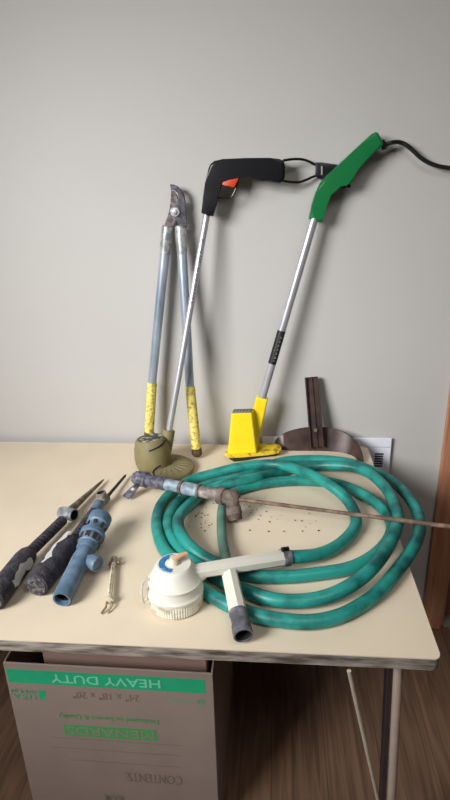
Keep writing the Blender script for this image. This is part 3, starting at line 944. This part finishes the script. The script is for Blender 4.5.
bm = B(); seg_lathe(bm, v3 + dv * .004, v4 + dv * .01, [(0, .015), (1, .015)], 20); obj('pipe', bm, M['dirty_fit'], ln, label='short dirty grey pipe')
ft = P(235.8, 522, z=.007)
dn = (ft - tee); dl = dn.length
bm = B()
seg_lathe(bm, v4 + dv * .002, tee + dv * .020, [(0, .016), (.02, .0215), (.3, .0215), (.34, .0185), (.8, .0185), (.9, .015), (1, .010)], 22)
seg_lathe(bm, tee, tee + dn * .55, [(0, .0165), (.6, .0165), (.65, .019), (1, .019)], 22)
tt_ = obj('tee_fitting', bm, M['rusty'], ln, label='rusty brown tee fitting')
zf = tee + dn * .93
bm = B(); seg_lathe(bm, tee + dn * .53, zf, [(0, .0175), (.05, .0195), (.4, .0195), (.45, .0175), (.55, .0175), (.6, .0185), (.95, .0175), (1, .015), (1, .010), (.5, .010), (.5, 0)], 22)
obj('tee_leg', bm, M['rusty'], ln, label='threaded rusty leg of the tee')
r0 = tee + dv * .014; r1 = P(449, 526.5, z=.068)
rd = (r1 - r0).normalized()
bm = B(); tube(bm, [r0, r0 + rd * .25, r1, r1 + rd * .10], [.0050, .0045, .0052, .0055], 12)
obj('rod', bm, M['rust_rod'], ln, label='long thin rusty rod')
bm = B(); pr = P(413, 521.5, z=.067); tube(bm, [pr, pr + Vector((0, 0, -.018))], .0012, 6); obj('rod_pin', bm, M['rusty'], ln)

# ------------------------------------------------------------------ two foam-grip wands
def grip_wand(label, gA, gB, nB, el, tip, rg, rn, sp_mat, elbow, name='foam_grip_wand'):
    rt_ = root(name, label, 'wand', Vector((gA.x, gA.y, TT)))
    d = (gB - gA).normalized()
    bm = B(); seg_lathe(bm, gA, gB, [(0, 0), (0, rg * .82), (.015, rg * .97), (.05, rg), (.80, rg * .97), (.90, rg * .86), (.97, rg * .64), (1, rn)], 30)
    g = obj('foam_grip', bm, M['foam'], rt_)
    bm = B(); seg_lathe(bm, gA - d * .0012, gA + d * .001, [(0, 0), (0, rg * .82), (1, rg * .84)], 30)
    obj('grip_end', bm, M['foam_end'], g, label='crumbled end of the foam grip')
    bm = B()
    n = 11
    prof = [(0, rn * .95)]
    for i in range(n):
        f = .04 + i * .085
        prof += [(f, rn), (f + .045, rn), (f + .047, rn * .80), (f + .083, rn * .80)]
    prof += [(.98, rn), (1, rn * .9)]
    seg_lathe(bm, gB - d * .004, nB, prof, 22)
    obj('ribbed_neck', bm, M['foam'], rt_)
    return rt_, g, d


# left wand
gA, gB, nB = P(-8, 601, z=.0258), P(31, 551, z=.0258), P(63, 520, z=.022)
w1, g1_, d1 = grip_wand('foam-grip wand with grey elbow end and long brown spike, at the left table edge', gA, gB, nB, None, None, .0245, .0130, None, None)
lbl_c = P(15, 569, z=.0255)
fw = (CP - lbl_c); fw -= d1 * fw.dot(d1); fw.normalize(); sw = d1.cross(fw)


def label_patch(bm, c, d, r, la, lb, a0, a1, n=10):
    """a thin scrap that follows the round grip, with a ragged outline"""
    rows = []
    f0 = (CP - c); f0 -= d * f0.dot(d); f0.normalize(); s0 = d.cross(f0)
    for i in range(n + 1):
        f = i / n
        t = la + (lb - la) * f
        j0 = a0 + .15 * math.sin(7 * f + 1) + .08 * math.sin(19 * f); j1 = a1 + .2 * math.sin(9 * f) - .1 * math.sin(23 * f)
        row = []
        for k in range(5):
            a = j0 + (j1 - j0) * k / 4
            row.append(bm.verts.new(c + d * t + (f0 * math.cos(a) + s0 * math.sin(a)) * r))
        rows.append(row)
    for a, b_ in zip(rows, rows[1:]):
        for k in range(4):
            bm.faces.new((a[k], a[k + 1], b_[k + 1], b_[k]))


def on_axis(a, b, f):
    return a + (b - a) * f


bm = B(); label_patch(bm, on_axis(gA, gB, .58), d1, .0252, -.050, .030, .15, .95); obj('torn_label', bm, M['paper'], g1_, label='torn white label')
el = P(67.5, 513.5, z=.0235)
ed = (P(76.5, 514.5, z=.0245) - P(59, 510, z=.020)).normalized()
bm = B(); lathe(bm, el - ed * .024, ed, [(0, 0), (0, .0125), (.004, .0145), (.012, .0150), (.014, .0155), (.046, .0158), (.048, .0155), (.048, .0128), (.03, .0125), (.03, 0)], 26)
eo = obj('elbow_fitting', bm, M['grey_fit'], w1, label='grey open-ended elbow')
bm = B(); lathe(bm, el + ed * .0065, ed, [(0, 0), (0, .0122), (.0165, .0126)], 24)
bmesh.ops.delete(bm, geom=[f for f in bm.faces if len(f.verts) > 4], context='FACES_ONLY')
obj('elbow_bore', bm, M['dark_hole'], eo, label='dark bore of the elbow')
tip = P(103.8, 479.5, z=.010)
bm = B(); sA = el + (tip - el).normalized() * .010
tube(bm, [sA, sA.lerp(tip, .3), sA.lerp(tip, .93), tip], [.0095, .0075, .0035, .0015], 14); obj('spike', bm, M['spike'], w1, label='long brown steel spike')
sA2 = sA + Vector((-.011, 0.004, -.003)); bm = B(); tube(bm, [sA2, sA2.lerp(tip, .95)], [.0055, .0030], 10); obj('spike_rod', bm, M['black_spike'], w1, label='dark rod beside the spike')
# right wand
gA, gB, nB = P(35.5, 586, z=.0280), P(73, 540, z=.0280), P(95, 510, z=.019)
w2, g2_, d2 = grip_wand('foam-grip wand with crumbled grip end lying partly under the blue-grey plastic valve', gA, gB, nB, None, None, .0268, .0118, None, None)
bm = B(); label_patch(bm, on_axis(gA, gB, .6), d2, .0270, -.055, .060, -1.15, -.78); obj('torn_label', bm, M['paper'], g2_, label='torn white label')
el = P(103.5, 501, z=.018)
bm = B(); seg_lathe(bm, el + Vector((-.012, -.022, .0)), el + Vector((.006, .016, .001)), [(0, .0115), (.2, .0125), (.8, .0125), (1, .0105)], 22)
lathe(bm, el + Vector((0, 0, -.006)), (-.16, .02, 1), [(0, .012), (.018, .012), (.020, .0135), (.032, .0138), (.032, .0105), (.022, .010), (.022, 0)], 24)
bm2 = B(); seg_lathe(bm2, nB - d2 * .004, el + Vector((-.006, -.012, 0)), [(0, .0122), (.1, .0128), (.9, .0128), (1, .0118)], 22)
obj('neck_sleeve', bm2, M['blue_pvc'], w2, label='blue-grey sleeve behind the elbow')
e2o = obj('elbow_fitting', bm, M['dirty_fit'], w2, label='dirty grey elbow with open top')
bm = B(); lathe(bm, el + Vector((-.0028, 0, .0118)), (-.16, .02, 1), [(0, 0), (0, .0098), (.013, .0102)], 24)
bmesh.ops.delete(bm, geom=[f for f in bm.faces if len(f.verts) > 4], context='FACES_ONLY')
obj('elbow_bore', bm, M['dark_hole'], e2o, label='dark bore of the elbow')
tip = P(125.8, 475, z=.012)
bm = B(); tube(bm, [el + Vector((.004, .012, .002)), el.lerp(tip, .3), el.lerp(tip, .95), tip], [.006, .0045, .0036, .0015], 12); obj('spike', bm, M['black_spike'], w2, label='thin dark steel spike')

# ------------------------------------------------------------------ blue-grey plastic valve
a0 = P(61.5, 600, z=.0190); a1 = P(102, 515, z=.054)
pv = root('pipe_valve', 'blue-grey plastic pipe valve with open end and side knob, resting beside the foam wand', 'valve', Vector((a0.x, a0.y, TT)))
da = (a1 - a0); L_ = da.length; da.normalize()
bm = B(); lathe(bm, a0, da, [(L_ * .50, 0), (L_ * .5, .0155), (.001, .0150), (0, .0165), (.0, .0180), (.004, .0186), (L_ * .5, .0186), (L_ * .56, .0186)], 32)
obj('pipe', bm, M['blue_pvc'], pv)
bm = B(); lathe(bm, a0 + da * .012, da, [(0, .0149), (.06, .0149), (.06, 0)], 28)
bmesh.ops.delete(bm, geom=[f for f in bm.faces if len(f.verts) > 4], context='FACES_ONLY')
obj('pipe_bore', bm, M['dark_hole'], pv, label='dark bore of the pipe')
bm = B(); lathe(bm, a0 + da * (L_ * .54), da, [(0, .0192), (.004, .0215), (.016, .0215), (.018, .0235), (.040, .0245), (.042, .0290), (.052, .0292), (.054, .0250), (.060, .0215), (.066, .0205)], 36)
cu_ = obj('union_nut', bm, M['blue_pvc'], pv)
fv = (CP - a0); fv -= da * fv.dot(da); fv.normalize(); sv = da.cross(fv)
for k in range(9):
    a = 2 * PI * k / 9 + .2
    dd = fv * math.cos(a) + sv * math.sin(a); ss = da.cross(dd)
    c0_ = a0 + da * (L_ * .54 + .019) + dd * .0245
    bm = B(); hexa(bm, [c0_ + ss * s * .0048 + da * t + dd * h for h in (-.003, .0012) for s, t in ((-1, 0), (1, 0), (1, .018), (-1, .018))], .0005, 1)
    obj('nut_window', bm, M['leg_dark'], cu_, label='dark window of the union nut')
bm = B(); lathe(bm, a0 + da * (L_ * .54 + .062), da, [(0, .0205), (.012, .0200), (.016, .0215), (.020, .0262), (.036, .0270), (.046, .0268), (.048, .0250), (.050, .019), (.047, .012), (.047, 0)], 36)
bc = obj('bell_collar', bm, M['blue_pvc'], pv)
for k in range(7):
    a = 2 * PI * k / 7 + .5
    dd = fv * math.cos(a) + sv * math.sin(a); ss = da.cross(dd)
    c0_ = a0 + da * (L_ * .54 + .066) + dd * .0215
    bm = B(); hexa(bm, [c0_ + ss * s * .0035 + da * t + dd * h for h in (-.003, .0022) for s, t in ((-1, 0), (1, 0), (1, .012), (-1, .012))], .0005, 1)
    obj('collar_window', bm, M['leg_dark'], bc, label='dark window of the collar')
kb0 = a0 + da * (L_ * .47)
kd = (P(103, 566, z=.028) - P(84, 556, z=.030)).normalized()
bm = B(); lathe(bm, kb0, kd, [(.010, .010), (.021, .010), (.024, .0135), (.030, .0165), (.046, .0172), (.049, .0155), (.049, .012), (.046, .011), (.046, 0)], 28)
obj('side_knob', bm, M['blue_pvc'], pv)
bm = B(); q_ = a0 + da * .02 + sv * .0176
tube(bm, [a0 + da * .006 - sv * .0184 + fv * .002, a0 + da * (L_ * .46) - sv * .0184 + fv * .002], .0012, 6)
obj('pipe_seam', bm, M['pale_blue'], pv, label='pale mould seam')

# ------------------------------------------------------------------ small fork-ended probe
k0 = P(104.2, 612, z=.006); k1 = P(109.3, 599.5, z=.0102); k2 = P(113.7, 563, z=.0085); k3 = P(116.3, 555.5, z=.007)
pr_ = root('plant_probe', 'small cream and brass forked probe lying right of the blue-grey plastic valve', 'probe', Vector((k1.x, k1.y, TT)))
dk = (k2 - k1).normalized(); sk = dk.cross(Vector((0, 0, 1))).normalized()
bm = B(); seg_lathe(bm, k1, k2, [(0, .0042), (.02, .0050), (.98, .0050), (1, .0042)], 14); kt = obj('probe_tube', bm, M['ivory'], pr_)
bm = B(); tube(bm, [k1 + dk * .012 + Vector((-.0006, 0, .0046)), k2 - dk * .006 + Vector((-.0006, 0, .0046))], .0014, 6); obj('scale_groove', bm, M['brass'], kt, label='brass groove along the tube')
bm = B(); lathe(bm, k1 - dk * .006, dk, [(0, .005), (.001, .0085), (.005, .0088), (.010, .008), (.012, .005)], 16)
lathe(bm, k1 - sk * -.004, sk, [(0, .004), (.006, .0035), (.007, 0)], 10); obj('collar', bm, M['ivory'], pr_)
for s in (-1, 1):
    bm = B(); tube(bm, [k1 + sk * s * .004, k1 + sk * s * .0055 - dk * .018 + Vector((0, 0, -.003)), k0 + sk * (s * .0060) + Vector((0, 0, -.003))], .0022, 8); obj('prong', bm, M['brass'], pr_)
bm = B(); lathe(bm, k2 - dk * .010, dk, [(0, .006), (.002, .0078), (.008, .0078), (.012, .0062), (.020, .006), (.022, .0072), (.028, .0072), (.030, 0)], 16); obj('probe_head', bm, M['brass'], pr_)
bm = B(); lathe(bm, k2, sk, [(0, .004), (.010, .004), (.012, .0050), (.016, .0018)], 12); lathe(bm, k2, -sk, [(0, .004), (.009, .0045), (.011, .003)], 12); obj('head_lug', bm, M['brass'], pr_)

# ------------------------------------------------------------------ grit on the table
bm = B()
for i in range(60):
    ax_, ay_ = (random.gauss(203, 8), random.gauss(520, 8)) if i < 26 else (random.uniform(240, 320), random.uniform(505, 535))
    p = P(ax_, ay_, z=.0006)
    s = random.uniform(.0008, .0022)
    if min(((p - q).xy.length for q in hose_line + tail_line)) < HR + .006:
        continue
    r = bmesh.ops.create_icosphere(bm, subdivisions=1, radius=s, matrix=Matrix.Translation(p + Vector((0, 0, s * .4))) @ Matrix.Diagonal((1.3, 1, .6, 1)))
gq = single('table_grit', 'scattered dark grit specks on the cream table inside the hose coil', 'grit', bm, M['crumb'], P(205, 522, z=0))
gq['kind'] = 'stuff'

for o in bpy.data.objects:
    if '_base' in o:
        del o['_base']

# ------------------------------------------------------------------ light
wd = bpy.data.worlds.new('world')
SC.world = wd
wd.use_nodes = True
wd.node_tree.nodes['Background'].inputs['Color'].default_value = (0.90, 0.95, 1.0, 1)
wd.node_tree.nodes['Background'].inputs['Strength'].default_value = 0.32


def area(name, loc, target, sx, sy, energy, col):
    l = bpy.data.lights.new(name, 'AREA')
    l.shape = 'RECTANGLE'
    l.size, l.size_y, l.energy, l.color = sx, sy, energy, col
    o = bpy.data.objects.new(name, l)
    COL.objects.link(o)
    o.location = loc
    o.rotation_euler = (Vector(target) - Vector(loc)).to_track_quat('-Z', 'Y').to_euler()
    return o


wl = area('window_light', (XL + .03, (WY0 + WY1) / 2, (WZ0 + WZ1) / 2), (-.2, -.05, .85), 1.2, .95, 20.5, (1.0, 0.995, 0.985))
wl.data.spread = math.radians(68)
area('ceiling_fill', (.55, -2.0, ZC - .06), (.55, -2.0, 0), 1.0, 1.0, 15, (1.0, 0.98, 0.95))  # added fill light to lift the dark floor below the table, no real fixture
SC.view_settings.view_transform = 'Standard'
SC.view_settings.look = 'None'
SC.view_settings.gamma = 1.0
SC.view_settings.use_curve_mapping = False
SC.view_settings.exposure = 0.0
SC.cycles.max_bounces = 8
SC.cycles.use_denoising = True
